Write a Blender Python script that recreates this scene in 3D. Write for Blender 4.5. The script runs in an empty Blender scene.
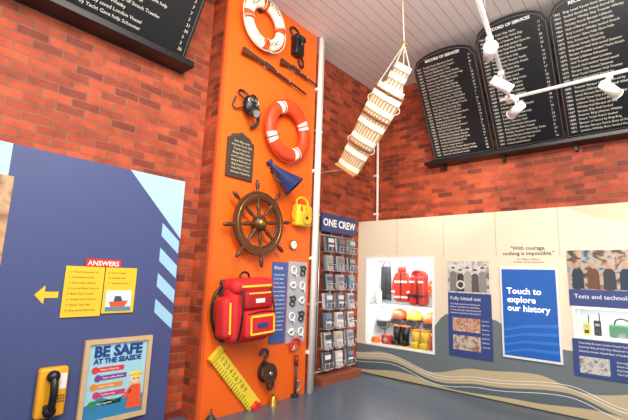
import bpy, bmesh, math, random
from mathutils import Vector, Matrix
random.seed(7)
S=bpy.context.scene
S.view_settings.view_transform='Standard'
S.view_settings.exposure=.12
COL=bpy.context.collection

# ------------------------------------------------------------ materials
def lin(c):
    if isinstance(c,str):
        c=tuple(int(c[i:i+2],16)/255 for i in (0,2,4))
    return tuple(((x/12.92) if x<=0.04045 else ((x+0.055)/1.055)**2.4) for x in c)+(1,)
MC={}
def mat(c,rough=.5,metal=0,em=0,name=None,noise=0):
    key=(c,rough,metal,em,noise)
    if key in MC: return MC[key]
    m=bpy.data.materials.new(name or 'mat_'+str(c)); m.use_nodes=True
    nt=m.node_tree; b=nt.nodes['Principled BSDF']
    b.inputs['Base Color'].default_value=lin(c)
    b.inputs['Roughness'].default_value=rough; b.inputs['Metallic'].default_value=metal
    if em:
        b.inputs['Emission Color'].default_value=lin(c); b.inputs['Emission Strength'].default_value=em
    if noise:
        g=nt.nodes.new('ShaderNodeNewGeometry'); n=nt.nodes.new('ShaderNodeTexNoise'); n.inputs['Scale'].default_value=18
        n.inputs['Detail'].default_value=5
        nt.links.new(g.outputs['Position'],n.inputs['Vector'])
        h=nt.nodes.new('ShaderNodeHueSaturation'); h.inputs['Color'].default_value=lin(c)
        mr=nt.nodes.new('ShaderNodeMapRange'); mr.inputs[3].default_value=1-noise; mr.inputs[4].default_value=1+noise
        nt.links.new(n.outputs['Fac'],mr.inputs[0]); nt.links.new(mr.outputs[0],h.inputs['Value'])
        nt.links.new(h.outputs[0],b.inputs['Base Color'])
    MC[key]=m; return m
def brick(axis):
    m=bpy.data.materials.new('brick_'+axis); m.use_nodes=True; nt=m.node_tree; N=nt.nodes; K=nt.links
    b=N['Principled BSDF']; b.inputs['Roughness'].default_value=.65
    g=N.new('ShaderNodeNewGeometry'); s=N.new('ShaderNodeSeparateXYZ'); c=N.new('ShaderNodeCombineXYZ')
    K.new(g.outputs['Position'],s.inputs[0]); K.new(s.outputs[axis],c.inputs[0]); K.new(s.outputs['Z'],c.inputs[1])
    wn=N.new('ShaderNodeTexNoise'); wn.inputs['Scale'].default_value=9; K.new(c.outputs[0],wn.inputs['Vector'])
    sc=N.new('ShaderNodeVectorMath'); sc.operation='SCALE'; sc.inputs['Scale'].default_value=.012; K.new(wn.outputs['Color'],sc.inputs[0])
    ad=N.new('ShaderNodeVectorMath'); K.new(c.outputs[0],ad.inputs[0]); K.new(sc.outputs[0],ad.inputs[1])
    t=N.new('ShaderNodeTexBrick'); K.new(ad.outputs[0],t.inputs['Vector'])
    t.inputs['Scale'].default_value=1; t.inputs['Brick Width'].default_value=.235; t.inputs['Row Height'].default_value=.080
    t.inputs['Mortar Size'].default_value=.0078; t.inputs['Mortar Smooth'].default_value=.25; t.inputs['Bias'].default_value=0
    t.inputs['Color1'].default_value=lin('C9522A'); t.inputs['Color2'].default_value=lin('7A2B15'); t.inputs['Mortar'].default_value=lin('8C5C46')
    n=N.new('ShaderNodeTexNoise'); n.inputs['Scale'].default_value=5; n.inputs['Detail'].default_value=8; n.inputs['Roughness'].default_value=.65; K.new(c.outputs[0],n.inputs['Vector'])
    mr=N.new('ShaderNodeMapRange'); mr.inputs[1].default_value=.3; mr.inputs[2].default_value=.7; mr.inputs[3].default_value=.55; mr.inputs[4].default_value=1.18
    K.new(n.outputs['Fac'],mr.inputs[0])
    h=N.new('ShaderNodeHueSaturation'); K.new(t.outputs['Color'],h.inputs['Color']); K.new(mr.outputs[0],h.inputs['Value'])
    K.new(h.outputs[0],b.inputs['Base Color'])
    bp=N.new('ShaderNodeBump'); bp.inputs['Strength'].default_value=.55; bp.inputs['Distance'].default_value=.012; bp.invert=True
    K.new(t.outputs['Fac'],bp.inputs['Height']); K.new(bp.outputs[0],b.inputs['Normal'])
    return m
def photo(cols,scale=6,seed=0,rough=.35):
    m=bpy.data.materials.new('photo_print'); m.use_nodes=True; nt=m.node_tree; N=nt.nodes; K=nt.links
    b=N['Principled BSDF']; b.inputs['Roughness'].default_value=rough
    g=N.new('ShaderNodeNewGeometry'); ad=N.new('ShaderNodeVectorMath'); ad.inputs[1].default_value=(seed*3.1,seed,seed*1.7)
    K.new(g.outputs['Position'],ad.inputs[0])
    n=N.new('ShaderNodeTexNoise'); n.inputs['Scale'].default_value=scale; n.inputs['Detail'].default_value=4; n.inputs['Distortion'].default_value=.6
    K.new(ad.outputs[0],n.inputs['Vector'])
    r=N.new('ShaderNodeValToRGB'); K.new(n.outputs['Fac'],r.inputs[0]); K.new(r.outputs[0],b.inputs['Base Color'])
    e=r.color_ramp.elements
    k=len(cols)
    while len(e)<k: e.new(.5)
    for i,cc in enumerate(cols):
        e[i].position=.3+.4*i/(k-1); e[i].color=lin(cc)
    return m
def planks(c,axis,w,gap):
    m=bpy.data.materials.new('ceiling_planks'); m.use_nodes=True; nt=m.node_tree; N=nt.nodes; K=nt.links
    b=N['Principled BSDF']; b.inputs['Roughness'].default_value=.5
    g=N.new('ShaderNodeNewGeometry'); s=N.new('ShaderNodeSeparateXYZ'); K.new(g.outputs['Position'],s.inputs[0])
    a=N.new('ShaderNodeMath'); a.operation='DIVIDE'; a.inputs[1].default_value=w; K.new(s.outputs[axis],a.inputs[0])
    f=N.new('ShaderNodeMath'); f.operation='FRACT'; K.new(a.outputs[0],f.inputs[0])
    l=N.new('ShaderNodeMath'); l.operation='LESS_THAN'; l.inputs[1].default_value=gap; K.new(f.outputs[0],l.inputs[0])
    mx=N.new('ShaderNodeMix'); mx.data_type='RGBA'; mx.inputs[6].default_value=lin(c); mx.inputs[7].default_value=lin('B0AAA6')
    K.new(l.outputs[0],mx.inputs[0]); K.new(mx.outputs[2],b.inputs['Base Color'])
    return m
def glassmat():
    m=bpy.data.materials.new('case_glass'); m.use_nodes=True; nt=m.node_tree; N=nt.nodes; K=nt.links
    N.clear(); o=N.new('ShaderNodeOutputMaterial'); t=N.new('ShaderNodeBsdfTransparent'); gl=N.new('ShaderNodeBsdfGlossy'); gl.inputs['Roughness'].default_value=.03
    t.inputs[0].default_value=(.98,1,.99,1); mx=N.new('ShaderNodeMixShader'); mx.inputs[0].default_value=.04
    K.new(t.outputs[0],mx.inputs[1]); K.new(gl.outputs[0],mx.inputs[2]); K.new(mx.outputs[0],o.inputs[0]); return m

WHITE=mat('F2F0EC',.4); BLACK=mat('131316',.35); ORANGE=mat('EC6518',.4,noise=.06); NAVY=mat('2F4276',.45)
CREAM=mat('E4D8C0',.45); STEEL=mat('B9BCC0',.3,.8); YEL=mat('F2C230',.45); RED=mat('D22A1E',.5); ROPE=mat('D8CDB4',.8)
BRASS=mat('B08A3E',.3,.9); DKGREY=mat('2E2E32',.5); LBLUE=mat('9CCBE6',.5)
TXT=mat('F4F2EC',.5); TXTD=mat('2A2E3C',.5); GLASS=glassmat()

# ------------------------------------------------------------ group / frames
FR={'L':Matrix(((0,0,1),(1,0,0),(0,1,0))),'R':Matrix(((1,0,0),(0,0,-1),(0,1,0))),'W':Matrix.Identity(3)}
def G(name,fr='W',a=0,b=0,c=0,rot=None):
    e=bpy.data.objects.new(name,None); COL.objects.link(e); e.empty_display_size=.1
    F=FR[fr]; loc=F@Vector((a,b,c)) ; M=F.to_4x4()
    if rot is not None: M=M@rot
    e.matrix_world=Matrix.Translation(loc)@M
    return e
def link(g,name,data,mats,smooth=False):
    o=bpy.data.objects.new(name,data); COL.objects.link(o)
    for m in (mats if isinstance(mats,list) else [mats]): data.materials.append(m)
    if g is not None: o.parent=g
    if smooth and hasattr(data,'polygons'):
        for p in data.polygons: p.use_smooth=True
    return o
def fin(bm,name):
    me=bpy.data.meshes.new(name); bmesh.ops.recalc_face_normals(bm,faces=bm.faces); bm.to_mesh(me); bm.free(); return me
def box(g,name,c,s,m,bev=0,seg=3,rot=None):
    bm=bmesh.new(); bmesh.ops.create_cube(bm,size=1)
    for v in bm.verts: v.co=Vector((v.co.x*s[0],v.co.y*s[1],v.co.z*s[2]))
    if bev: bmesh.ops.bevel(bm,geom=bm.edges[:],offset=bev,segments=seg,affect='EDGES',profile=.5)
    T=Matrix.Translation(c)
    if rot is not None: T=T@rot
    bmesh.ops.transform(bm,matrix=T,verts=bm.verts)
    return link(g,name,fin(bm,name),m,smooth=bev>.02)
def bx(g,name,a0,a1,b0,b1,c0,c1,m,bev=0):
    return box(g,name,((a0+a1)/2,(b0+b1)/2,(c0+c1)/2),(a1-a0,b1-b0,c1-c0),m,bev,2)
def cyl(g,name,p0,p1,r0,m,r1=None,seg=20,cap=True,smooth=True):
    p0=Vector(p0);p1=Vector(p1); d=p1-p0; r1=r0 if r1 is None else r1
    bm=bmesh.new(); bmesh.ops.create_cone(bm,cap_ends=cap,segments=seg,radius1=r0,radius2=r1,depth=d.length)
    q=Vector((0,0,1)).rotation_difference(d.normalized()).to_matrix().to_4x4()
    bmesh.ops.transform(bm,matrix=Matrix.Translation((p0+p1)/2)@q,verts=bm.verts)
    o=link(g,name,fin(bm,name),m)
    if smooth:
        for p in o.data.polygons: p.use_smooth=len(p.vertices)==4
    return o
def sph(g,name,c,s,m,seg=20):
    bm=bmesh.new(); bmesh.ops.create_uvsphere(bm,u_segments=seg,v_segments=seg//2+2,radius=1)
    bmesh.ops.transform(bm,matrix=Matrix.Translation(c)@Matrix.Diagonal((s[0],s[1],s[2],1)),verts=bm.verts)
    return link(g,name,fin(bm,name),m,True)
def torus(g,name,c,R,r,mats,pick=None,n=64,k=16,flat=1,rot=None):
    bm=bmesh.new(); V=[]
    for i in range(n):
        a=2*math.pi*i/n; row=[]
        for j in range(k):
            b=2*math.pi*j/k
            row.append(bm.verts.new(((R+r*math.cos(b))*math.cos(a),(R+r*math.cos(b))*math.sin(a),r*math.sin(b)*flat)))
        V.append(row)
    for i in range(n):
        for j in range(k):
            f=bm.faces.new((V[i][j],V[(i+1)%n][j],V[(i+1)%n][(j+1)%k],V[i][(j+1)%k])); f.smooth=True
            if pick: f.material_index=pick(math.degrees(2*math.pi*(i+.5)/n))
    T=Matrix.Translation(c)
    if rot is not None: T=T@rot
    bmesh.ops.transform(bm,matrix=T,verts=bm.verts)
    return link(g,name,fin(bm,name),mats,True)
def poly(g,name,pts,z0,z1,m,bev=0):
    bm=bmesh.new(); vs=[bm.verts.new((p[0],p[1],z0)) for p in pts]; f=bm.faces.new(vs)
    r=bmesh.ops.extrude_face_region(bm,geom=[f]); vv=[x for x in r['geom'] if isinstance(x,bmesh.types.BMVert)]
    bmesh.ops.translate(bm,vec=(0,0,z1-z0),verts=vv)
    if bev: bmesh.ops.bevel(bm,geom=bm.edges[:],offset=bev,segments=2,affect='EDGES')
    return link(g,name,fin(bm,name),m)
def tube(g,name,pts,r,m,cyc=False,smooth=True):
    cu=bpy.data.curves.new(name,'CURVE'); cu.dimensions='3D'; cu.bevel_depth=r; cu.bevel_resolution=2; cu.resolution_u=6; cu.use_fill_caps=True
    if smooth and len(pts)>2:
        s=cu.splines.new('BEZIER'); s.bezier_points.add(len(pts)-1)
        for p,q in zip(s.bezier_points,pts): p.co=q; p.handle_left_type=p.handle_right_type='AUTO'
    else:
        s=cu.splines.new('POLY'); s.points.add(len(pts)-1)
        for p,q in zip(s.points,pts): p.co=(*q,1)
    s.use_cyclic_u=cyc
    return link(g,name,cu,m)
def lathe(g,name,prof,m,c=(0,0,0),rot=None,n=28):
    bm=bmesh.new(); V=[]
    for i in range(n):
        a=2*math.pi*i/n; V.append([bm.verts.new((r*math.cos(a),r*math.sin(a),z)) for r,z in prof])
    for i in range(n):
        for j in range(len(prof)-1):
            f=bm.faces.new((V[i][j],V[(i+1)%n][j],V[(i+1)%n][j+1],V[i][j+1])); f.smooth=True
    bmesh.ops.remove_doubles(bm,verts=bm.verts,dist=1e-5)
    T=Matrix.Translation(c)
    if rot is not None: T=T@rot
    bmesh.ops.transform(bm,matrix=T,verts=bm.verts)
    return link(g,name,fin(bm,name),m,True)
def text(g,name,body,x,y,z,size,m,al='LEFT',ls=1,ext=.0005,rot=0,bold=0):
    cu=bpy.data.curves.new(name,'FONT'); cu.body=body; cu.size=size; cu.align_x=al; cu.align_y='TOP'; cu.space_line=ls
    cu.resolution_u=2; cu.extrude=ext; cu.offset=bold
    o=link(g,name,cu,m); o.location=(x,y,z); o.rotation_euler=(0,0,rot); return o
def rz(d): return Matrix.Rotation(math.radians(d),4,'Z')
def ry(d): return Matrix.Rotation(math.radians(d),4,'Y')
def rx(d): return Matrix.Rotation(math.radians(d),4,'X')

# ------------------------------------------------------------ room
CH=4.91
def room(name,lo,hi,m):
    c=[(lo[i]+hi[i])/2 for i in range(3)]; s=[hi[i]-lo[i] for i in range(3)]
    return box(None,name,c,s,m)
BL=brick('Y'); BB=brick('X')
room('wall_left',(-.2,-8.5,0),(0,.2,CH),BL)
room('wall_back',(0,0,0),(7,.2,CH),BB)
pw=room('wall_pier',(0,-3.69,0),(.25,-2.12,CH),[BL,BB])
for p in pw.data.polygons:
    if abs(p.normal.y)>.9: p.material_index=1
room('floor',(-.2,-8.5,-.1),(7,.2,0),mat('505E6E',.3,noise=.04))
room('ceiling',(-.2,-8.5,CH),(7,.2,CH+.1),planks('F0EBE8','X',.14,.06))
g=G('ceiling_beam'); box(g,'steel_web',(3.8,-3.27,CH-.03),(6.2,.36,.06),DKGREY); box(g,'flange',(3.8,-3.27,CH-.07),(6.2,.44,.02),DKGREY)
g=G('orange_display_board','L'); bx(g,'board',-3.69,-2.12,0,CH-.005,.25,.29,ORANGE)
bx(g,'edge_strip',-3.70,-3.66,0,CH-.005,.25,.2908,mat('D4541A',.5))

# pipes
g=G('wall_pipe','L')
PW=mat('F6F3EC',.35)
cyl(g,'riser',(-2.07,.0,.33),(-2.07,CH-.01,.33),.036,PW)
for z in (.5,1.7,2.9,4.1): box(g,'bracket',(-2.07,z,.29),(.11,.04,.09),PW,.008)
cyl(g,'riser_slim',(-1.98,.0,.30),(-1.98,CH-.01,.30),.018,mat('D9D2C4',.4))
for z in (1.1,2.3,3.5): box(g,'saddle',(-2.02,z,.29),(.12,.02,.06),mat('D9D2C4',.4))
g=G('corner_pipe','L'); cyl(g,'riser',(-.06,2.2,.05),(-.06,4.2,.05),.022,PW)
for z in (2.6,3.3,4.0): box(g,'clip',(-.06,z,.03),(.08,.03,.06),WHITE)

# ------------------------------------------------------------ honour boards
WD=['Lifeboat','saved','Schooner','Brig','Vessel','of','London','Ketch','landed','Smack','Barque','Ship','Steamer','Stood by','Boat','Gave help','Yacht','Trawler','Whitby','Hull']
def rows(n,mx):
    r=[]
    for i in range(n):
        s=''
        lim=random.randint(int(mx*.75),mx)
        while len(s)<lim-4: s+=random.choice(WD)+' '
        r.append(s[:mx])
    return '\n'.join(r)
TXB=mat('DCD8CC',.5)
def honour(name,fr,a0,a1,b0,b1,c0,seed,arch=True,nt=30,title='RECORD OF SERVICES'):
    random.seed(seed); th=math.degrees(math.atan(.594)); g=G(name,fr,(a0+a1)/2,b0,c0,rx(th))
    w=(a1-a0)/2; h=(b1-b0)/math.cos(math.radians(th))
    if arch:
        pts=[(-w,0),(w,0),(w,h-.19),(w*.95,h-.16)]+[(w*.92*math.cos(t*math.pi/16),h-.14+.14*math.sin(t*math.pi/16)) for t in range(0,17)]+[(-w*.95,h-.16),(-w,h-.19)]
    else: pts=[(-w,0),(w,0),(w,h),(-w,h)]
    poly(g,'panel',pts,-.03,.0,mat('17171B',.3),.006)
    tube(g,'border',[(x*.965,.03+(y*.96),.002) for x,y in pts],.003,mat('77756E',.5),cyc=True,smooth=False)
    text(g,'title',title,0,h-.085,.002,.052,TXT,'CENTER',bold=.001)
    y0=h-.18; ls=(y0-.05)/nt; sz=ls*.74; LS=ls/sz
    text(g,'dates','\n'.join('%d'%(1862+i+random.randint(0,1)) for i in range(nt)),-w+.05,y0,.002,sz,TXB,ls=LS)
    text(g,'names',rows(nt,int((2*w-.34)/(sz*.46))),-w+.155,y0,.002,sz,TXB,ls=LS)
    text(g,'lives','\n'.join(str(random.randint(1,38)) for i in range(nt)),w-.11,y0,.002,sz,TXB,ls=LS)
    return g
honour('memorial_board','R',1.18,2.11,3.38,4.79,.12,1)
honour('memorial_board','R',2.14,3.01,3.38,4.89,.12,2)
honour('memorial_board','R',3.03,3.98,3.38,4.89,.12,3)
honour('memorial_board','R',4.01,4.95,3.38,4.89,.12,4)
g=G('memorial_board_ledge','R')
bx(g,'shelf',1.04,5.1,3.30,3.355,0,.24,BLACK,.006); bx(g,'backing',1.08,5.1,3.35,3.42,0,.06,BLACK)
for x in (1.3,2.2,3.1,4.0,4.8): poly(g,'bracket',[(x,3.30),(x+.03,3.30),(x+.03,3.22),(x,3.22)],0,.1,BLACK)
honour('memorial_board','L',-7.2,-5.72,3.70,4.86,.14,5,False,18,'HISTORY')
honour('memorial_board','L',-5.70,-4.10,3.70,4.86,.14,6,False,18,'HISTORY OF THE STATION')
g=G('memorial_board_ledge','L')
bx(g,'shelf',-7.3,-4.03,3.61,3.68,0,.24,BLACK,.006); bx(g,'backing',-7.3,-4.05,3.68,3.74,0,.07,BLACK)

# ------------------------------------------------------------ left info panel
g=G('information_panel','L'); PZ=.06
bx(g,'board',-6.6,-3.91,.03,2.41,0,PZ,mat('444F80',.5))
bx(g,'pale_section',-6.6,-5.44,.03,2.41,PZ,PZ+.004,mat('A9CFE6',.5))
bx(g,'coast_photo',-6.3,-5.40,1.46,2.15,PZ+.004,PZ+.007,photo(['6B4A34','A87850','C9A47E','8C6A50'],5,2))
poly(g,'chevron_corner',[(-4.50,2.41),(-3.91,2.41),(-3.91,1.80)],PZ,PZ+.004,mat('A9CFE6',.5))
for k in range(4):
    t=1.94-.25*k; poly(g,'stripe',[(-4.12,t),(-4.12,t-.13),(-3.92,t-.30),(-3.92,t-.17)],PZ,PZ+.004,LBLUE)
poly(g,'arrow',[(-5.15,1.235),(-5.08,1.31),(-5.08,1.26),(-4.98,1.26),(-4.98,1.21),(-5.08,1.21),(-5.08,1.16)],PZ,PZ+.005,YEL)
PS=PZ+.0075
g=G('answers_sign','L',0,0,PS)
bx(g,'header',-4.80,-4.50,1.475,1.545,0,.008,RED); text(g,'heading','ANSWERS',-4.65,1.535,.009,.060,TXT,'CENTER',bold=.001)
bx(g,'card',-4.95,-4.635,1.05,1.475,0,.006,YEL); bx(g,'card',-4.625,-4.34,1.07,1.475,0,.006,YEL)
for i in range(8):
    text(g,'answer','%d. %s'%(i+1,' '.join(random.sample(WD,3))[:19]),-4.92,1.44-.046*i,.007,.026,mat('7A4A14',.5))
for i in range(3): text(g,'answer','%d. %s'%(i+9,' '.join(random.sample(WD,2))[:14]),-4.60,1.44-.046*i,.007,.026,mat('7A4A14',.5))
bx(g,'lifeboat_picture',-4.60,-4.37,1.09,1.27,.006,.009,mat('CFE0EA',.5))
poly(g,'picture_hull',[(-4.57,1.17),(-4.40,1.18),(-4.43,1.12),(-4.55,1.12)],.009,.011,mat('D8572A',.5)); poly(g,'picture_cabin',[(-4.53,1.17),(-4.45,1.175),(-4.47,1.22),(-4.52,1.22)],.009,.011,mat('3A4B74',.5)); bx(g,'picture_sea',-4.60,-4.37,1.09,1.125,.009,.012,mat('5A8AA8',.5))
# framed poster
g=G('framed_poster','L',0,0,PS)
FW=mat('CDAE84',.5,noise=.1)
a0,a1,b0,b1=-4.73,-4.13,.14,.85
bx(g,'frame_bottom',a0,a1,b0,b0+.04,0,.035,FW); bx(g,'frame_top',a0,a1,b1-.04,b1,0,.035,FW)
bx(g,'frame_side',a0,a0+.04,b0+.04,b1-.04,0,.035,FW); bx(g,'frame_side',a1-.04,a1,b0+.04,b1-.04,0,.035,FW)
bx(g,'print',a0+.04,a1-.04,b0+.04,b1-.04,0,.012,mat('9CCFE0',.5))
poly(g,'sea',[(a0+.04,b0+.04),(a1-.04,b0+.04),(a1-.04,.33),(-4.3,.37),(-4.43,.31),(-4.55,.36),(a0+.04,.30)],.012,.014,mat('2C7FB0',.5))
text(g,'title','BE SAFE',-4.43,.80,.016,.125,mat('1D3E84',.5),'CENTER',bold=.006); text(g,'title_two','AT THE SEASIDE',-4.43,.69,.016,.058,mat('1D3E84',.5),'CENTER',bold=.003)
for i,(yy,cc) in enumerate(((.61,'D23A3A'),(.54,'7A3C8C'),(.47,'D8872E'),(.40,'C03A6C'),(.33,'2F8A54'))):
    xx=-4.62+.03*(i%2)
    cyl(g,'bullet',(xx,yy-.02,.012),(xx,yy-.02,.016),.030,mat(cc,.5)); bx(g,'line_box',xx+.03,xx+.25,yy-.042,yy,.012,.014,mat(cc,.5))
    text(g,'line',['Wear a lifejacket','Swim with a friend','Look for flags','Call for help','Stay together'][i],xx+.04,yy-.010,.015,.024,TXT)
sph(g,'character_head',(-4.25,.47,.014),(.055,.05,.006),mat('F0C49A',.5)); sph(g,'character_hat',(-4.25,.515,.015),(.06,.022,.006),YEL)
poly(g,'character_coat',[(-4.32,.22),(-4.18,.22),(-4.20,.42),(-4.30,.42)],.014,.018,mat('E2552A',.5)); poly(g,'character_arm',[(-4.31,.40),(-4.36,.33),(-4.34,.31),(-4.28,.37)],.014,.018,mat('E2552A',.5))
for x in (-4.27,-4.23): sph(g,'character_eye',(x,.475,.021),(.007,.009,.002),BLACK)
# telephone
g=G('wall_telephone','L',-4.95,.48,PZ)
box(g,'body',(0,0,.04),(.21,.38,.08),mat('F0A81E',.4),.025)
box(g,'cradle_top',(-.02,.12,.10),(.08,.035,.05),DKGREY,.008); box(g,'cradle_base',(-.02,-.10,.10),(.08,.035,.05),DKGREY,.008)
tube(g,'handset_grip',[(-.02,.12,.13),(-.02,.07,.16),(-.02,-.05,.16),(-.02,-.12,.13)],.029,BLACK)
lathe(g,'earpiece',[(0,0),(.045,0),(.047,.025),(.034,.055),(0,.06)],BLACK,(-.02,.13,.10)); lathe(g,'mouthpiece',[(0,0),(.045,0),(.047,.025),(.034,.055),(0,.06)],BLACK,(-.02,-.125,.10))
tube(g,'cord',[(-.02+.012*math.cos(i*1.6),-.16-.0045*i,.10+.012*math.sin(i*1.6)) for i in range(30)]+[(.05,-.18,.07)],.004,BLACK)
bx(g,'label',.04,.09,.02,.14,.08,.083,WHITE)
for i in range(9): cyl(g,'key',(.045+.018*(i%3),-.03-.022*(i//3),.078),(.045+.018*(i%3),-.03-.022*(i//3),.085),.006,DKGREY,seg=10)

# ------------------------------------------------------------ objects on orange board (front at .29)
OZ=.291
def lifebuoy(a,b,R,r,mats,pick,rot=0,rope=ROPE,letters=None):
    g=G('lifebuoy','L',a,b,OZ+r+.012,rz(rot))
    torus(g,'ring',(0,0,0),R,r,mats,pick,72,18,.72)
    for k in range(4):
        c=math.radians(45+90*k)
        pts=[]
        for j in range(9):
            an=c-math.pi/4+math.pi/2*j/8; bulge=.022*math.sin(math.pi*j/8)
            pts.append(((R+r+.004+bulge)*math.cos(an),(R+r+.004+bulge)*math.sin(an),.01))
        tube(g,'grab_rope',pts,.007,rope)
        an=c-math.pi/4
        torus(g,'rope_band',(R*math.cos(an),R*math.sin(an),0),r+.003,.006,rope,None,24,8,1,Matrix.Rotation(an,4,'Z')@rx(90))
    box(g,'wall_hook',(0,R-r-.01,-.03-r*.4),(.03,.03,r*.9),DKGREY)
    if letters:
        for s,(word,up) in enumerate(((letters[0],1),(letters[1],-1))):
            n=len(word)
            for i,ch in enumerate(word):
                t=(i-(n-1)/2)*(.19)
                an=math.pi/2-t if up==1 else -math.pi/2+t
                o=text(g,'letter',ch,R*math.cos(an),R*math.sin(an),r*.74,.075,TXTD,'CENTER',rot=(an-math.pi/2) if up==1 else an+math.pi/2); o.data.align_y='CENTER'
    return g
lifebuoy(-3.20,4.51,.265,.072,[mat('F1E7D2',.6),mat('E0531F',.6)],lambda d:1 if (d%90)>74 or (d%90)<6 else 0,10,letters=('PORTSMOUTH','LIFEBOAT'))
lifebuoy(-2.72,3.27,.305,.082,[mat('DC451C',.5),mat('F0E9DC',.6)],lambda d:1 if abs(((d+45)%90)-45)<9 else 0,28,mat('C23A1E',.7))
# binocular case
g=G('binocular_case','L',-2.58,4.52,OZ)
box(g,'case',(0,-.02,.06),(.17,.25,.12),BLACK,.03); box(g,'lid',(0,.10,.07),(.18,.08,.14),mat('1E1E22',.4),.025)
box(g,'strap_tab',(0,.05,.14),(.03,.12,.012),DKGREY,.004); cyl(g,'buckle',(0,.0,.12),(0,.0,.15),.014,BRASS)
tube(g,'strap',[(-.07,.1,.05),(-.12,.22,.03),(-.03,.27,.02),(.07,.20,.03),(.08,.10,.05)],.014,BLACK)
tube(g,'strap_tail',[(.07,-.1,.05),(.15,-.16,.03),(.13,-.24,.03),(.05,-.17,.03)],.014,BLACK)
# rifles
def rifle(a,b,L,ang):
    g=G('line_throwing_rifle','L',a,b,OZ+.03,rz(ang))
    cyl(g,'barrel',(-L*.05,.012,.02),(L*.55,.012,.02),.013,DKGREY)
    poly(g,'stock',[(-L*.45,-.075),(-L*.45,.015),(-L*.22,.018),(-L*.12,.03),(L*.30,.006),(L*.30,-.012),(-L*.05,-.022),(-L*.16,-.022),(-L*.24,-.03)],0,.035,mat('54301E',.4,noise=.2),.006)
    torus(g,'trigger_guard',(-L*.12,-.035,.018),.022,.004,STEEL,None,20,8); box(g,'receiver',(-L*.07,.018,.02),(.16,.03,.035),DKGREY,.006)
    for x in (.05,.25): cyl(g,'barrel_band',(L*x-.008,.008,.018),(L*x+.008,.008,.018),.020,STEEL)
    cyl(g,'peg',(-L*.2,-.02,-.03),(-L*.2,-.02,.01),.01,STEEL); cyl(g,'peg',(L*.2,-.0,-.03),(L*.2,-.0,.01),.01,STEEL)
    return g
rifle(-2.98,4.0,1.12,-9); rifle(-2.54,4.17,.72,-8)
# gas mask
g=G('gas_mask','L',-3.34,3.37,OZ)
sph(g,'face_piece',(0,.03,.071),(.095,.125,.07),BLACK)
for s in (-1,1):
    torus(g,'lens_rim',(s*.042,.06,.13),.032,.008,STEEL,None,24,8); sph(g,'lens',(s*.042,.06,.128),(.03,.03,.006),mat('5A6468',.1))
cyl(g,'filter_canister',(0,-.06,.11),(0,-.10,.19),.05,mat('2B2B2B',.5)); cyl(g,'filter_cap',(0,-.10,.19),(0,-.105,.20),.042,STEEL)
tube(g,'hose',[(0,-.04,.1),(.09,-.07,.1),(.13,-.16,.06),(.05,-.22,.05)],.02,DKGREY)
for s in (-1,1):
    tube(g,'head_strap',[(s*.08,.09,.05),(s*.14,.16,.03),(s*.10,.20,.02),(0,.15,.05)],.012,BLACK); tube(g,'lower_strap',[(s*.08,-.01,.05),(s*.19,-.04,.02),(s*.17,.10,.02)],.011,DKGREY)
# carved plaque
g=G('wooden_plaque','L',-3.39,2.79,OZ)
pl=[(-.19,-.27),(.19,-.27),(.19,.18),(.15,.19),(.13,.23),(.06,.25),(0,.28),(-.06,.25),(-.13,.23),(-.15,.19),(-.19,.18)]
poly(g,'board',pl,0,.03,mat('4A3A30',.5,noise=.2),.006); poly(g,'inner',[(x*.86,y*.88) for x,y in pl],.03,.034,mat('3A332E',.5))
for i in range(9): text(g,'inscription',(' '.join(random.sample(WD,3)))[:18],0,.17-.045*i,.035,.034,mat('CFC4A8',.5),'CENTER')
# megaphone
g=G('megaphone','L',-2.82,2.66,OZ+.14)
D=Vector((.50,-.62,.45)).normalized(); q=Vector((0,0,1)).rotation_difference(D).to_matrix().to_4x4()
lathe(g,'cone',[(.024,-.20),(.03,-.15),(.06,-.04),(.115,.10),(.15,.19),(.158,.20),(.148,.195),(.11,.10),(.055,-.04),(.018,-.18)],mat('1F2F60',.35),rot=q)
lathe(g,'mouthpiece',[(.015,-.25),(.045,-.25),(.045,-.23),(.022,-.19)],mat('1F2F60',.35),rot=q)
tube(g,'handle',[D*-.08+Vector((-.04,-.01,.0)),D*-.06+Vector((-.09,-.04,0)),D*.06+Vector((-.12,-.05,0)),D*.1+Vector((-.08,-.03,0))],.01,DKGREY)
box(g,'wall_bracket',(-.06,.07,-.08),(.05,.05,.12),DKGREY)
# yellow loudhailer
g=G('loudhailer','L',-2.38,2.26,OZ)
box(g,'battery_case',(.01,-.03,.066),(.28,.28,.132),YEL,.035)
tube(g,'carry_handle',[(-.10,.07,.07),(-.09,.175,.07),(.09,.175,.07),(.11,.07,.07)],.016,YEL)
lathe(g,'speaker_horn',[(.055,.0),(.085,.012),(.09,.02),(.07,.016),(.03,.006),(0,.004)],mat('E0B020',.4),(.03,-.06,.132)); cyl(g,'speaker_core',(.03,-.06,.132),(.03,-.06,.147),.022,DKGREY)
tube(g,'side_handle',[(-.11,.03,.07),(-.17,.0,.08),(-.17,-.08,.08),(-.11,-.11,.07)],.013,mat('D8A41C',.5))
text(g,'letters','R  L',-.09,.085,.135,.08,RED,bold=.003)
# gauge
g=G('brass_gauge','L',-2.46,1.85,OZ)
lathe(g,'casing',[(0,0),(.062,0),(.065,.03),(.055,.04),(.05,.035)],BRASS); cyl(g,'dial',(0,0,.0),(0,0,.034),.052,WHITE); box(g,'needle',(.01,.012,.036),(.05,.005,.003),BLACK,rot=rz(40))
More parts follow.
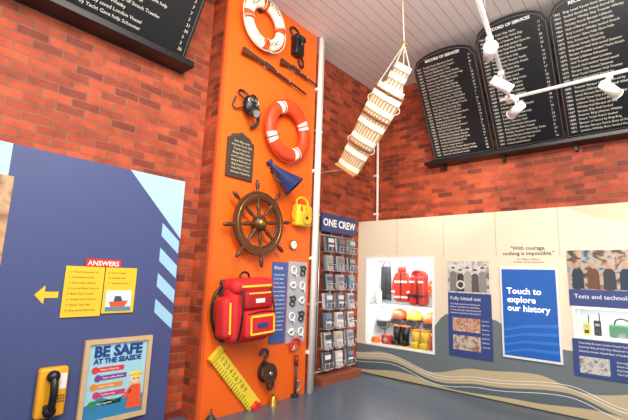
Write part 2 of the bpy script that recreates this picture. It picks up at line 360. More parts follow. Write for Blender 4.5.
# ship's wheel
g=G('ships_wheel','L',-3.12,2.04,OZ+.10,rz(8))
WD2=mat('4E2E1C',.35,noise=.25); R=.325
bm=bmesh.new(); prof=[(R-.04,-.022),(R+.04,-.022),(R+.045,0),(R+.04,.022),(R-.04,.022),(R-.045,0)]; V=[]
for i in range(72):
    a=2*math.pi*i/72; V.append([bm.verts.new((r*math.cos(a),r*math.sin(a),z)) for r,z in prof])
for i in range(72):
    for j in range(6): bm.faces.new((V[i][j],V[(i+1)%72][j],V[(i+1)%72][(j+1)%6],V[i][(j+1)%6]))
link(g,'rim',fin(bm,'rim'),WD2)
torus(g,'brass_inlay',(0,0,.022),R,.005,BRASS,None,64,8); torus(g,'inner_edge',(0,0,.0),R-.047,.012,mat('472717',.4),None,64,8)
lathe(g,'hub',[(0,-.09),(.05,-.09),(.085,-.03),(.09,.03),(.065,.045),(.06,.055),(0,.06)],WD2); lathe(g,'hub_cap',[(.05,.05),(.045,.065),(.02,.075),(0,.08)],BRASS)
for k in range(8):
    M=rz(45*k)@ry(90)
    lathe(g,'spoke',[(.014,.07),(.022,.10),(.014,.12),(.024,.16),(.024,.20),(.014,.24),(.022,.27),(.022,.37),(.014,.38),(.016,.395),(.026,.43),(.024,.47),(.015,.50),(0,.51)],WD2,rot=M,n=14)
cyl(g,'axle',(0,0,-.10),(0,0,0),.03,DKGREY)
# rucksack
g=G('rescue_rucksack','L',-3.27,1.085,OZ+.005,rz(3)@Matrix.Scale(.95,4))
RB=mat('CC1F22',.65,noise=.08); RD=mat('A8151A',.7); HY=mat('EFD33A',.5)
box(g,'back_pad',(0,0,.03),(.56,.68,.06),DKGREY,.025)
box(g,'main_body',(0,-.01,.16),(.60,.68,.24),RB,.105,6); box(g,'lid',(0,.265,.18),(.60,.18,.28),RB,.085,6)
box(g,'upper_pocket',(.03,.12,.30),(.40,.20,.09),RD,.04,4); box(g,'front_pocket',(.03,-.14,.32),(.44,.30,.14),RB,.055,5)
for s in (-1,1): box(g,'side_pocket',(s*.31,-.06,.15),(.14,.44,.20),RB,.06,5)
for s in (-1,1):
    box(g,'vertical_reflector',(s*.31,-.06,.253),(.022,.33,.006),HY)
    box(g,'pocket_edge_reflector',(.03+s*.165,-.14,.392),(.02,.19,.006),HY)
box(g,'reflector',(.03,-.05,.391),(.34,.025,.008),HY); box(g,'reflector',(.03,-.235,.390),(.33,.02,.008),HY)
box(g,'reflector',(.03,.19,.340),(.32,.02,.008),HY); box(g,'reflector_lid',(0,.27,.322),(.42,.022,.006),HY)
box(g,'badge',(.03,-.15,.393),(.15,.05,.006),mat('2A3F7C',.5)); box(g,'badge',(.03,.11,.346),(.13,.045,.004),WHITE)
tube(g,'zip',[(-.17,-.02,.385),(.03,.0,.395),(.23,-.02,.385)],.006,BLACK)
tube(g,'grab_handle',[(-.07,.34,.10),(-.05,.40,.10),(.05,.40,.10),(.07,.34,.10)],.013,BLACK)
for s in (-1,1): 
    tube(g,'compression_strap',[(s*.21,.32,.29),(s*.22,.1,.345),(s*.23,-.05,.35),(s*.23,-.30,.29)],.010,BLACK)
    tube(g,'shoulder_strap',[(s*.24,.30,.05),(s*.37,.18,.06),(s*.40,-.05,.05),(s*.33,-.28,.05)],.018,BLACK)
# rope & knot panels
g=G('knots_sign','L',0,0,OZ)
bx(g,'blue_panel',-2.79,-2.53,.66,1.62,0,.012,mat('3C5A9A',.5))
text(g,'heading','Knots',-2.76,1.58,.013,.06,TXT)
for i in range(14): text(g,'line',' '.join(random.sample(WD,3))[:17],-2.76,1.48-.05*i,.013,.026,TXT)
bx(g,'knot_board',-2.51,-2.17,.64,1.64,0,.012,mat('A9ABB4',.5))
for i in range(5):
    for j in range(2):
        x=-2.43+.17*j; y=1.53-.19*i; k=(i*2+j)%3
        if k==0: torus(g,'bowline',(x,y,.024),.045,.010,WHITE,None,24,8); tube(g,'tail',[(x-.03,y-.04,.024),(x+.03,y-.055,.034),(x+.05,y-.09,.024)],.010,WHITE)
        elif k==1: tube(g,'figure_eight',[(x-.05,y+.05,.02),(x+.04,y+.03,.035),(x-.04,y-.03,.02),(x,y-.06,.03),(x+.04,y-.03,.02),(x-.04,y+.03,.035),(x+.03,y+.06,.02)],.010,DKGREY)
        else: tube(g,'reef_knot',[(x-.06,y,.02),(x,y+.03,.035),(x+.04,y,.02),(x,y-.03,.035),(x-.04,y,.02),(x,y+.045,.03),(x+.06,y,.02)],.010,WHITE)
# yellow tide board
g=G('yellow_depth_gauge_board','L',-3.26,.33,OZ+.004,rz(-47))
L2=.90
box(g,'plank',(0,0,.015),(L2,.17,.03),mat('EBD23A',.5),.004); box(g,'end_block',(L2/2-.03,0,.035),(.09,.10,.07),RED,.012); box(g,'end_block',(-L2/2+.03,.0,.03),(.07,.19,.05),mat('D8B820',.5),.012)
for i in range(20): box(g,'graduation',(-L2*.42+i*.039,-.06,.031),(.006,.05 if i%5 else .09,.003),BLACK)
text(g,'marking','1 2 3 4 5 6 7 8 9',-.34,.06,.031,.078,mat('6A5A18',.5))
# pulley block
g=G('pulley_block','L',-2.84,.38,OZ,rz(20))
for z in (.015,.105):
    bm=bmesh.new(); bmesh.ops.create_cone(bm,cap_ends=True,segments=28,radius1=.10,radius2=.095,depth=.018); 
    bmesh.ops.transform(bm,matrix=Matrix.Translation((0,-.02,z))@Matrix.Diagonal((1.05,1.2,1,1)),verts=bm.verts); link(g,'cheek',fin(bm,'cheek'),mat('4B2D1E',.4,noise=.2))
cyl(g,'sheave',(0,-.02,.03),(0,-.02,.09),.08,STEEL); cyl(g,'pin',(0,-.02,.0),(0,-.02,.13),.018,STEEL)
tube(g,'hook',[(0,.09,.06),(0,.14,.06),(.05,.17,.06),(.06,.22,.06),(0,.25,.06),(-.05,.21,.06)],.019,DKGREY); tube(g,'becket',[(0,-.13,.06),(.045,-.17,.06),(0,-.21,.06),(-.045,-.17,.06)],.016,DKGREY,cyc=True)
# clamp and pump handle
g=G('red_g_clamp','L',-2.35,.60,OZ)
tube(g,'frame',[(-.08,-.05,.03),(-.08,.05,.03),(.06,.07,.03),(.07,.0,.03)],.018,RED); cyl(g,'screw',(-.08,-.04,.03),(.04,-.03,.03),.012,STEEL); cyl(g,'bar',(-.03,-.08,.03),(-.03,.02,.03),.007,STEEL)
g=G('bilge_pump_handle','L',-2.33,.29,OZ)
cyl(g,'shaft',(0,-.28,.035),(.0,.20,.035),.017,mat('5B4038',.5)); cyl(g,'grip',(0,.08,.035),(0,.20,.035),.026,mat('7A2A20',.5)); tube(g,'crank',[(0,-.1,.035),(.06,-.12,.04),(.06,-.2,.04),(0,-.24,.035)],.012,STEEL); box(g,'foot',(0,-.27,.03),(.09,.04,.06),DKGREY,.008)
g=G('brass_bell','L',-2.74,.03,OZ+.08,rx(-90))
lathe(g,'bell',[(.07,-.03),(.065,-.01),(.045,.03),(.04,.06),(.02,.085),(0,.09)],BRASS); sph(g,'clapper',(0,0,-.012),(.016,.016,.016),DKGREY,12); torus(g,'crown',(0,0,.10),.016,.005,BRASS,None,16,8,rot=rx(90))
g=G('oil_can','L',-3.58,.0,OZ+.07,rx(-90))
lathe(g,'can',[(0,0),(.055,0),(.06,.02),(.035,.06),(.012,.08),(.008,.13),(0,.13)],DKGREY)

# ------------------------------------------------------------ rack
g=G('literature_rack','L')
bx(g,'header_sign',-1.66,-.80,2.13,2.40,.08,.11,NAVY); text(g,'header_text','ONE CREW',-1.23,2.34,.112,.155,TXT,'CENTER',bold=.004)
WIRE=mat('D0D0D2',.3,.6)
for a in (-1.64,-1.37,-1.09,-.82):
    cyl(g,'upright',(a,.10,.06),(a,2.13,.06),.010,WIRE,seg=8)
cv=['8C9094','B9BABA','6B7D92','D2D0CC','A8A096','525E70','C9C4BA','74808C','8A6A60','3C4654','E4E2DE']
random.seed(5)
for r in range(7):
    z=.18+.275*r
    for k in range(3):
        a=-1.505+.275*k; w=.088
        for c in (.07,.19): cyl(g,'shelf_wire',(a-w,z,c),(a+w,z,c),.005,WIRE,seg=6)
        cyl(g,'front_rail',(a-w,z+.09,.20),(a+w,z+.09,.20),.005,WIRE,seg=6)
        for q in (-1,0,1):
            cyl(g,'side_wire',(a+q*w,z,.07),(a+q*w,z,.19),.004,WIRE,seg=6); cyl(g,'pocket_wire',(a+q*w,z,.19),(a+q*w,z+.09,.20),.004,WIRE,seg=6)
        for q in range(3):
            box(g,'leaflet',(a+.003*q,z+.115,.10+.025*q),(.155,.215,.012),mat(random.choice(cv),.5),rot=rx(-7))
        box(g,'leaflet_band',(a+.006,z+.165,.165),(.13,.06,.003),mat(random.choice(cv),.5),rot=rx(-7)); box(g,'leaflet_title',(a+.006,z+.09,.171),(.12,.03,.003),mat(random.choice(['E4E2DE','22427E','2A2E38']),.5),rot=rx(-7))
for z in (.14,1.1,2.08): cyl(g,'cross_bar',(-1.66,z,.06),(-.80,z,.06),.008,WIRE,seg=6)
bx(g,'plinth',-1.72,-.78,0,.10,.0,.24,mat('8A4A30',.6,noise=.15))

# ------------------------------------------------------------ stretcher: slatted canvas, nearly flat
top=Vector((1.66,-2.05,4.05)); bot=Vector((.68,-1.85,2.93)); ax=(top-bot).normalized(); ln=(top-bot).length
ax2=Vector((.62,-.74,.28)); nz=(ax2-ax*ax2.dot(ax)).normalized(); nx=ax.cross(nz)
M=Matrix((nx,ax,nz)).transposed().to_4x4()
g=G('rescue_stretcher'); g.matrix_world=Matrix.Translation((top+bot)/2)@M; e=g
CAN=mat('EDE6D4',.8,noise=.08); H=ln/2; SL=mat('C29B6C',.6,noise=.15)
KW=[(-1,.15),(-.6,.165),(-.1,.185),(.3,.195),(.55,.19),(.62,.12),(1,.105)]
def wid(t):
    for (t0,w0),(t1,w1) in zip(KW,KW[1:]):
        if t<=t1: return w0+(w1-w0)*(t-t0)/(t1-t0)
    return .1
def sp(s,t,off=0): return (wid(t)*s,t*H,-.05*s*s+.02+off)
bm=bmesh.new(); ts=[-1+2*i/40 for i in range(41)]; V=[[bm.verts.new(sp(-1+k/8,t)) for k in range(17)] for t in ts]
for i in range(40):
    for j in range(16): bm.faces.new((V[i][j],V[i][j+1],V[i+1][j+1],V[i+1][j])).smooth=True
o=link(g,'canvas',fin(bm,'canvas'),CAN); sm=o.modifiers.new('s','SOLIDIFY'); sm.thickness=.018
for s in [-.94,-.7,-.46,-.23,0,.23,.46,.7,.94]:
    tube(g,'wooden_slat',[sp(s,t,.010) for t in [-.98,-.6,-.2,.2,.54]],.012,SL)
for s in (-.8,-.4,0,.4,.8): tube(g,'head_slat',[sp(s,t,.010) for t in [.64,.82,.97]],.010,SL)
for t in (-.93,-.66,-.38,-.1,.18,.42,.56,.78,.95):
    bm=bmesh.new(); A=[]
    for k in range(13):
        s=-1.06+2.12*k/12; x,y,z=sp(s,t,.024); A.append((bm.verts.new((x,y-.035,z)),bm.verts.new((x,y+.035,z))))
    for k in range(12): bm.faces.new((A[k][0],A[k+1][0],A[k+1][1],A[k][1]))
    o=link(g,'canvas_band',fin(bm,'canvas_band'),CAN); md=o.modifiers.new('s','SOLIDIFY'); md.thickness=.006
for t in (-.52,.04,.50):
    tube(g,'strap',[sp(-1.05+2.1*k/8,t,.030) for k in range(9)],.014,mat('8C4A2A',.6)); box(g,'buckle',(.02,t*H,.062),(.045,.035,.01),BRASS)
for s in (-1,1):
    tube(g,'edge_pole',[sp(s,t,.0) for t in [-1,-.6,-.2,.2,.55]],.014,SL)
    for t in (-.5,.3): tube(g,'grab_loop',[sp(s,t-.08,0),(s*(wid(t)+.04),t*H,-.04),sp(s,t+.08,0)],.008,ROPE)
box(g,'foot_rest',(0,-H-.005,.02),(.32,.03,.13),mat('C98A4A',.5),.008)
inv=e.matrix_world.inverted()
hk=inv@Vector((1.66,-2.05,4.32)); cl=inv@Vector((1.64,-2.05,CH))
for p in ((-.10,.97*H,0),(.10,.97*H,0),(-.18,.55*H,.0),(.18,.55*H,.0)): tube(g,'bridle_rope',[p,tuple(hk)],.007,ROPE,smooth=False)
tube(g,'hanging_rope',[tuple(hk),tuple(cl)],.009,ROPE,smooth=False); torus(g,'ring',tuple(hk),.03,.007,BRASS,None,20,8)
wl=inv@Vector((0.0,-1.7,3.0)); tube(g,'foot_line',[(0,-H,.02),tuple(wl)],.005,ROPE,smooth=False)

# ------------------------------------------------------------ exhibition wall (right)
g=G('exhibition_display_wall','R'); F0,F1=.52,.56
XR=6.0
holes=[(.19,1.30,.47,1.78),(3.05,3.95,.90,1.20)]
bx(g,'fascia_top',.0,XR,1.78,2.40,F0,F1,CREAM); bx(g,'fascia_bottom',.0,XR,.0,.47,F0,F1,CREAM)
bx(g,'fascia_left',.0,.19,.47,1.78,F0,F1,CREAM); bx(g,'fascia_middle',1.30,3.05,.47,1.78,F0,F1,CREAM)
bx(g,'fascia_right',3.95,XR,.47,1.78,F0,F1,CREAM); bx(g,'fascia_over_case',3.05,3.95,1.20,1.78,F0,F1,CREAM); bx(g,'fascia_under_case',3.05,3.95,.47,.90,F0,F1,CREAM)
bx(g,'top_cover',.0,XR,2.36,2.40,.0,F0,mat('D8CBB0',.5))
for x in (.73,1.48,2.20,2.93,3.65,4.4): bx(g,'seam',x-.003,x+.003,1.80,2.40,F1,F1+.0015,mat('A59B86',.6))
def wave(pts,n=80):
    r=[]
    for i in range(n+1):
        x=XR*i/n
        for (x0,y0),(x1,y1) in zip(pts,pts[1:]):
            if x0<=x<=x1:
                t=(x-x0)/(x1-x0); t=(1-math.cos(math.pi*t))/2; r.append((x,y0+(y1-y0)*t)); break
    return r
def layer(name,pts,z,m):
    w=wave(pts); poly(g,name,[(0,.012)]+w+[(XR,.012)],F1,F1+z,m)
SLATE=mat('6A7479',.5); SAND=mat('BFB08E',.5)
w=wave([(0,.44),(1.0,.46),(1.55,1.02),(2.1,1.0),(2.5,.78),(3.0,.72),(3.8,1.0),(6,1.2)])
def clipcols(w,z,m,name):
    for (xa,xb,top_) in ((0,.19,9),(.19,1.30,.455),(1.30,3.05,9),(3.05,3.95,.885),(3.95,6,9)):
        pts=[(x,min(y,top_)) for x,y in w if xa<=x<=xb]
        def yy(x):
            for (p,q),(r_,s_) in zip(w,w[1:]):
                if p<=x<=r_: return min(q+(s_-q)*(x-p)/(r_-p),top_)
        pts=[(xa,yy(xa+1e-6))]+[p for p in pts if xa<p[0]<xb]+[(xb,yy(xb-1e-6))]
        poly(g,name,[(xa,.012)]+pts+[(xb,.012)],F1,F1+z,m)
clipcols(w,.0015,SLATE,'slate_hill')
layer('sand_hill',[(0,.30),(.5,.36),(1.25,.20),(1.9,.34),(2.6,.40),(3.1,.28),(3.9,.42),(6,.3)],.003,SAND)
layer('pebble_band',[(0,.20),(.6,.25),(1.4,.09),(2.0,.16),(2.9,.25),(3.5,.10),(6,.2)],.0045,mat('59666C',.5))
layer('lower_band',[(0,.05),(.8,.12),(1.6,.03),(2.5,.07),(3.2,.12),(4,.03),(6,.1)],.006,SAND)
for off in (.05,.085,-.04):
    p=wave([(0,.20+off),(.6,.25+off),(1.4,.09+off),(2.0,.16+off),(2.9,.25+off),(3.5,.10+off),(6,.2+off)],120)
    tube(g,'contour_line',[(x,max(y,.02),F1+.005) for x,y in p],.0035,WHITE,smooth=False)
bx(g,'kick_strip',0,XR,0,.012,F0,F1+.01,DKGREY)
poly(g,'pale_swoosh',[(3.0,2.40),(3.3,2.25),(3.8,2.12),(4.6,2.2),(6,2.38),(6,2.40)],F1,F1+.0012,mat('D3C4A6',.5))
LINER=mat('EEF1F4',.5)
def liner(a0,a1,b0,b1):
    bx(g,'case_back',a0-.02,a1+.02,b0-.02,b1+.02,.10,.12,LINER); bx(g,'case_side',a0-.02,a0,b0-.02,b1+.02,.12,F0,LINER); bx(g,'case_side',a1,a1+.02,b0-.02,b1+.02,.12,F0,LINER)
    bx(g,'case_floor',a0,a1,b0-.02,b0,.12,F0,LINER); bx(g,'case_roof',a0,a1,b1,b1+.02,.12,F0,LINER)
    fr=mat('F2F2F4',.4); q=.03
    bx(g,'case_trim',a0-q,a1+q,b1,b1+q,F1,F1+.012,fr); bx(g,'case_trim',a0-q,a1+q,b0-q,b0,F1,F1+.012,fr); bx(g,'case_trim',a0-q,a0,b0,b1,F1,F1+.012,fr); bx(g,'case_trim',a1,a1+q,b0,b1,F1,F1+.012,fr)
    bx(g,'case_glass',a0,a1,b0,b1,.535,.541,GLASS)
for h in holes: liner(*h)
bx(g,'glass_shelf',.19,1.30,1.06,1.075,.12,.50,mat('CFE0DC',.2)); bx(g,'led_strip',.24,1.25,1.768,1.779,.44,.48,mat('FFFFFF',.5,0,8)); bx(g,'led_strip',.24,1.25,1.050,1.059,.44,.47,mat('FFFFFF',.5,0,6))
# contents of case 1
def jacket(a,b,c,m,m2,s_=1):
    g=G('lifejacket','R',a,b,c,Matrix.Scale(s_,4))
    for s in (-1,1):
        box(g,'front_panel',(s*.065,-.02,0),(.11,.42,.10),m,.035,4,rot=rz(s*3)); box(g,'shoulder',(s*.075,.20,-.04),(.075,.13,.12),m,.03,4,rot=rz(s*14))
        box(g,'reflective_patch',(s*.07,.10,.053),(.085,.03,.004),mat('E8E8E4',.3))
    box(g,'back_panel',(0,.0,-.08),(.25,.46,.05),m,.022,4); torus(g,'collar',(0,.22,-.05),.075,.032,m,None,24,10,rot=rx(60))
    box(g,'waist_belt',(0,-.10,.052),(.27,.035,.012),m2,.004); box(g,'buckle',(0,-.10,.061),(.05,.045,.01),BLACK)
    return g
def coat(a,b,c,col,tape,s_=1):
    g=G('oilskin_coat','R',a,b,c,Matrix.Scale(s_,4))
    OC=mat(col,.6,noise=.1)
    poly(g,'torso',[(-.13,-.27),(.13,-.27),(.115,.10),(.09,.20),(.03,.22),(-.03,.22),(-.09,.20),(-.115,.10)],-.04,.04,OC,.02)
    box(g,'hood',(0,.25,0),(.14,.11,.10),OC,.04,4)
    for s in (-1,1):
        tube(g,'sleeve',[(s*.085,.17,0),(s*.13,.02,.01),(s*.14,-.16,.03)],.036,OC); cyl(g,'cuff_tape',(s*.138,-.11,.024),(s*.140,-.14,.028),.039,mat(tape,.3))
    box(g,'chest_tape',(0,.04,.042),(.225,.035,.006),mat(tape,.3)); box(g,'hem_tape',(0,-.20,.042),(.245,.03,.006),mat(tape,.3)); box(g,'zip',(0,-.03,.044),(.012,.44,.006),BLACK)
    cyl(g,'hanger_hook',(0,.30,0),(0,(1.775-b)/s_,0),.006,STEEL,seg=8)
    return g
coat(.66,1.39,.28,'D23420','E8E8E0',1.0); jacket(.965,1.33,.34,mat('C8281E',.6),DKGREY,1.05); coat(1.19,1.37,.24,'E4602A','F0E060',.55)
g=G('waterproof_trousers','R',.36,1.42,.26)
box(g,'bib',(0,.17,0),(.18,.18,.05),mat('26262C',.6),.02)
for s in (-1,1): box(g,'leg',(s*.048,-.10,0),(.085,.40,.06),mat('26262C',.6),.025); tube(g,'brace',[(s*.06,.25,0),(s*.05,.30,-.02),(s*.03,.33,-.03)],.012,RED)
g=G('throw_bag','R',.30,1.075,.42); lathe(g,'bag',[(0,0),(.06,0),(.068,.03),(.068,.18),(.03,.23),(0,.235)],mat('E8E6E0',.6),rot=rx(-90)); torus(g,'drawcord',(0,.205,0),.045,.008,mat('D23A1E',.6),None,20,8,rot=rx(90))
def helmet(a,b,c,m,s_=1.15):
    g=G('crew_helmet','R',a,b,c,Matrix.Scale(s_,4))
    lathe(g,'shell',[(.0,.13),(.05,.12),(.09,.085),(.105,.03),(.105,-.01),(.098,-.01)],m,rot=rx(-90)); torus(g,'rim',(0,-.01,0),.103,.008,BLACK,None,28,8,rot=rx(90))
    box(g,'visor',(0,-.035,.095),(.15,.07,.015),mat('40464C',.1),.006); tube(g,'chin_strap',[(-.09,-.01,0),(-.05,-.10,.04),(.05,-.10,.04),(.09,-.01,0)],.006,BLACK)
    cyl(g,'stand_post',(0,(.47-b)/s_,0),(0,.1,0),.012,STEEL); cyl(g,'stand_base',(0,(.47-b)/s_,0),(0,(.47-b)/s_+.01,0),.06,STEEL)
helmet(.86,.86,.25,mat('F0C630',.35)); helmet(1.14,.84,.25,mat('E0662A',.35)); helmet(.34,.80,.25,mat('E0D8C8',.35)); helmet(.60,.86,.25,mat('E24A22',.35))
def boot(a,b,c,m,s=1):
    g=G('sea_boot','R',a,b,c)
    cyl(g,'shaft',(0,.06*s,0),(0,.34*s,-.01),.055,m,.066); box(g,'foot',(0,.045,.02),(.11,.09,.15),m,.03,4); box(g,'sole',(0,.008,.02),(.115,.016,.155),mat('D8B02C',.5)); torus(g,'cuff',(0,.34*s,-.01),.065,.008,mat('E0662A',.5),None,24,8,rot=rx(90))
boot(.66,.47,.43,BLACK,.85); boot(.80,.47,.43,BLACK,.85); boot(.98,.47,.43,mat('E2B92A',.5),.75); boot(1.12,.47,.43,mat('E2B92A',.5),.75)
g=G('flare_canister','R',1.24,.47,.44); cyl(g,'tube',(0,0,0),(0,.20,0),.03,RED); cyl(g,'cap',(0,.20,0),(0,.235,0),.032,YEL)
g=G('first_aid_pouch','R',.49,.47,.44); box(g,'pouch',(0,.07,0),(.17,.14,.10),mat('C8322A',.6),.025); box(g,'cross_h',(0,.07,.051),(.07,.022,.004),WHITE); box(g,'cross_v',(0,.07,.051),(.022,.07,.004),WHITE)
g=G('rope_coil','R',.29,.47,.44)
for i in range(4): torus(g,'loop',(0,.012+.02*i,0),.065-.004*i,.011,mat('E67A28',.6),None,28,8,rot=rx(90))
# contents case 2
def radio(a,c,m,h=.14):
    g=G('handheld_radio','R',a,.90,c); box(g,'body',(0,h/2,0),(.07,h,.04),m,.01); cyl(g,'aerial',(.022,h,0),(.022,h+.09,0),.006,BLACK); box(g,'screen',(0,h*.72,.021),(.045,.03,.003),mat('98A89A',.3)); box(g,'speaker',(0,h*.3,.021),(.045,.04,.003),DKGREY)
radio(3.13,.40,YEL); radio(3.23,.36,BLACK,.17); radio(3.68,.38,mat('3A8A4A',.5)); radio(3.86,.40,mat('E0552A',.5)); radio(3.77,.30,BLACK,.16)
g=G('signal_lamp','R',3.46,.90,.36); box(g,'body',(0,.07,0),(.24,.14,.12),mat('4C8A68',.5),.02); lathe(g,'reflector',[(.0,.06),(.04,.07),(.055,.09),(.05,.085)],STEEL); tube(g,'handle',[(-.07,.14,0),(-.05,.19,0),(.05,.19,0),(.07,.14,0)],.008,BLACK)

# info graphics on fascia
Z1=.567
g=G('crew_photo_panel','R',0,0,Z1)
bx(g,'bw_photograph',1.54,2.10,1.31,1.74,0,.006,photo(['3A3A3A','9C9A96','DFDBD4','6A6866'],9,5))
for i in range(5):
    x=1.62+.10*i; hh=1.64-.03*(i%2)
    poly(g,'figure_coat',[(x-.05,1.33),(x+.05,1.33),(x+.045,hh-.06),(x+.02,hh-.035),(x-.02,hh-.035),(x-.045,hh-.06)],.006,.008,mat(['7A7873','3F3E3C','A4A098','55534F','8A8882'][i],.6)); sph(g,'figure_face',(x,hh-.01,.007),(.022,.028,.003),mat('CFC8BE',.6),12); sph(g,'figure_hat',(x,hh+.012,.008),(.030,.013,.003),mat('3C3A38',.6),10)
torus(g,'pictured_lifebelt',(1.72,1.42,.009),.05,.012,mat('D8D4CC',.6),None,24,6,.2)
bx(g,'blue_panel',1.54,2.12,.47,1.31,0,.006,mat('2F4480',.5))
text(g,'heading','Fully kitted out',1.57,1.27,.0065,.068,TXT)
for i in range(4): text(g,'line',' '.join(random.sample(WD,6))[:34],1.57,1.175-.04*i,.0065,.027,TXT)
bx(g,'small_photo',1.60,1.97,.80,.98,.006,.008,photo(['4A5560','C9B49A','B05A34','E6E0D4'],16,8)); bx(g,'small_photo',1.60,1.97,.56,.75,.006,.008,photo(['3A4048','9A6A4A','C9C4B8','5A6A78'],16,9))
for i in range(7): text(g,'caption',' '.join(random.sample(WD,2))[:9],1.99,.97-.055*i,.0065,.024,TXT)
g=G('wall_quotation','R',0,0,F1+.001)
text(g,'quote','"With courage,\nnothing is impossible."',2.58,1.94,0,.066,TXTD,'CENTER',bold=.001); text(g,'credit','Sir William Hillary,\nfounder of the institution',2.58,1.785,0,.034,TXTD,'CENTER')
g=G('touch_screen','R',0,0,Z1)
bx(g,'bezel',2.24,2.90,.55,1.67,0,.02,mat('E4E4E6',.4),.006)
bx(g,'screen',2.265,2.875,.58,1.64,.02,.022,mat('1F55A0',.15,0,.35,name='screen_blue'))
text(g,'message','Touch to\nexplore\nour history',2.32,1.42,.023,.105,mat('FFFFFF',.4,0,.5),bold=.002)
for i in range(4): poly(g,'screen_wave',[(2.265,.60+.09*i),(2.5,.66+.09*i),(2.875,.66+.10*i),(2.875,.70+.10*i),(2.5,.69+.09*i),(2.265,.625+.09*i)],.022,.0225,mat('2F6AB4',.2,0,.35))
g=G('technology_panel','R',0,0,Z1)
bx(g,'crew_photograph',3.0,4.0,1.42,1.87,0,.006,photo(['1E2A34','5A4436','C0A488','8E9AA4','30343C'],9,12))
for i in range(6):
    x=3.1+.15*i; poly(g,'figure_body',[(x-.06,1.43),(x+.06,1.43),(x+.055,1.62),(x+.03,1.66),(x-.03,1.66),(x-.055,1.62)],.006,.008,mat(['24344A','6A4434','3A3A40'][i%3],.6)); sph(g,'figure_face',(x,1.70,.007),(.026,.035,.003),mat('C09878',.6),12)
bx(g,'title_band',3.0,4.0,1.235,1.42,0,.006,mat('2F4480',.5)); text(g,'heading','Tests and technology',3.05,1.375,.0065,.068,TXT)
bx(g,'blue_panel',3.0,4.0,.46,.865,0,.006,mat('2F4480',.5)); bx(g,'small_photo',3.06,3.34,.50,.68,.006,.008,photo(['8A9098','D0CCC4','50545C'],18,14))
for i in range(3): text(g,'line',' '.join(random.sample(WD,7))[:44],3.06,.84-.045*i,.0065,.029,TXT)
for i in range(4): text(g,'caption',' '.join(random.sample(WD,4))[:24],3.40,.67-.04*i,.0065,.026,TXT)

# ------------------------------------------------------------ track lights
T0=Vector((2.72,-1.6,3.49)); T1=Vector((3.05,-3.7,3.49))
g=G('track_light_rail')
cyl(g,'long_rail',T0,T1,.020,WHITE,seg=8); cyl(g,'cross_rail',(2.62,-1.6,3.49),(5.6,-1.6,3.49),.020,WHITE,seg=8); cyl(g,'joint',T0-Vector((0,0,.03)),T0+Vector((0,0,.03)),.045,WHITE)
for p in (Vector((2.95,-3.1,0)),Vector((4.2,-1.6,0))): cyl(g,'suspension_rod',(p.x,p.y,3.49),(p.x,p.y,CH),.006,STEEL,seg=8)
GLOW=mat('FFF1D8',.5,0,14)
def spot(p,d,en=0,lit=False,L=.20,ang=80,name='track_spotlight',stem=0):
    p=Vector(p); d=Vector(d).normalized(); g=G(name); g.location=p
    c=Vector((0,0,-.13)); cyl(g,'adapter',(0,0,-.03),(0,0,-.001),.03,WHITE); cyl(g,'stem',(0,0,-.11),(0,0,-.02+stem),.010,WHITE)
    cyl(g,'housing',c-d*L*.5,c+d*L*.5,.046,WHITE,.052); cyl(g,'lamp_face',c+d*L*.5,c+d*(L*.5+.004),.043,GLOW if lit else mat('F6E8CC',.4,0,2)); torus(g,'ring',tuple(c+d*L*.5),.050,.006,WHITE,None,24,8,rot=Vector((0,0,1)).rotation_difference(d).to_matrix().to_4x4())
    if en:
        l=bpy.data.lights.new('spot_lamp','SPOT'); l.energy=en; l.spot_size=math.radians(ang); l.spot_blend=.9; l.color=(1,.84,.64); l.shadow_soft_size=.05
        o=bpy.data.objects.new('spot_lamp',l); COL.objects.link(o); o.parent=g; o.location=c+d*(L*.5+.03); o.rotation_euler=d.to_track_quat('-Z','Y').to_euler()
spot((2.93,-2.95,3.47),(.35,-.9,-.15),0,True); spot((2.83,-2.3,3.47),(.6,.35,-.5),70); spot((2.78,-1.6,3.47),(-.75,.66,-.18),120,False); spot((3.62,-1.6,3.47),(.45,.75,-.35),80); spot((4.6,-1.6,3.47),(-.1,.8,.4),60)
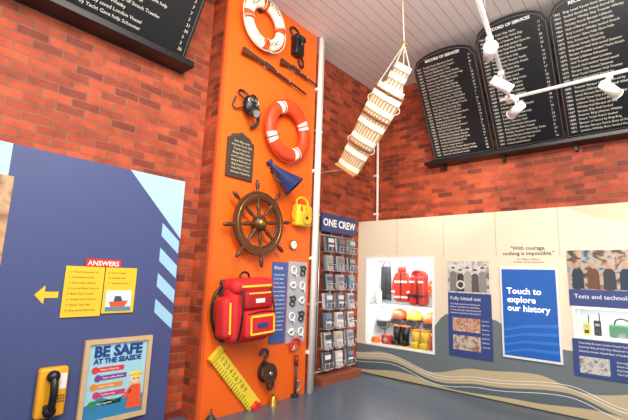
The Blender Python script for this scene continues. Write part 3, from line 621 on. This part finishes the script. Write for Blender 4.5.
spot((3.3,-5.2,CH-.001),(-3.0,2.3,-2.0),190,False,ang=42,name='added_spotlight'); spot((3.3,-6.9,CH-.001),(-3.2,2.4,-3.0),130,False,ang=50,name='added_spotlight')  # out-of-view spots, added for warm pools on the orange board and left wall

# ------------------------------------------------------------ lighting
def area(name,loc,tgt,size,en,col=(1,.92,.82)):
    l=bpy.data.lights.new(name,'AREA'); l.shape='RECTANGLE'; l.size=size[0]; l.size_y=size[1]; l.energy=en; l.color=col
    o=bpy.data.objects.new(name,l); COL.objects.link(o); o.location=loc; o.rotation_euler=(Vector(tgt)-Vector(loc)).to_track_quat('-Z','Y').to_euler()
area('room_fill',(3.2,-4.6,4.6),(1.6,-2.2,1.6),(2.0,1.2),120)  # this and the next two: unseen area fills added for overall brightness, no fixtures
area('room_fill',(5.4,-4.2,4.5),(2.6,0,1.8),(2.0,1.2),140)
area('room_fill',(4.5,-7.5,4.4),(1.0,-4,1.5),(2.0,1.5),90,(1,.95,.88))
area('ceiling_fill',(3.6,-6.9,2.6),(2.4,-2.0,4.87),(1.5,1.0),95,(1,.95,.92))  # added fill behind the camera, aimed up to lighten the ceiling
area('case_light',(.745,-.36,1.75),(.745,-.3,1),(.9,.2),12,(.93,.97,1))
area('case_light',(.745,-.40,1.04),(.745,-.3,.5),(.9,.15),5,(.95,.98,1))
area('case_light',(3.5,-.36,1.19),(3.5,-.3,.9),(.8,.2),2.5,(1,1,1))
w=bpy.data.worlds.new('world'); S.world=w; w.use_nodes=True
w.node_tree.nodes['Background'].inputs[0].default_value=(1,.96,.91,1); w.node_tree.nodes['Background'].inputs[1].default_value=.75

# ------------------------------------------------------------ camera
Yd=Vector((356,-80,-407)).normalized(); Xd=-Vector((-464,-51,-407)); Xd=(Xd-Yd*Xd.dot(Yd)).normalized(); Zd=Xd.cross(Yd)
cam=bpy.data.cameras.new('camera'); cam.sensor_width=36; cam.lens=36*407/628
co=bpy.data.objects.new('camera',cam); COL.objects.link(co)
co.matrix_world=Matrix.Translation((3.9,-6.21,1.45))@Matrix((Xd,Yd,Zd)).to_4x4()
S.camera=co
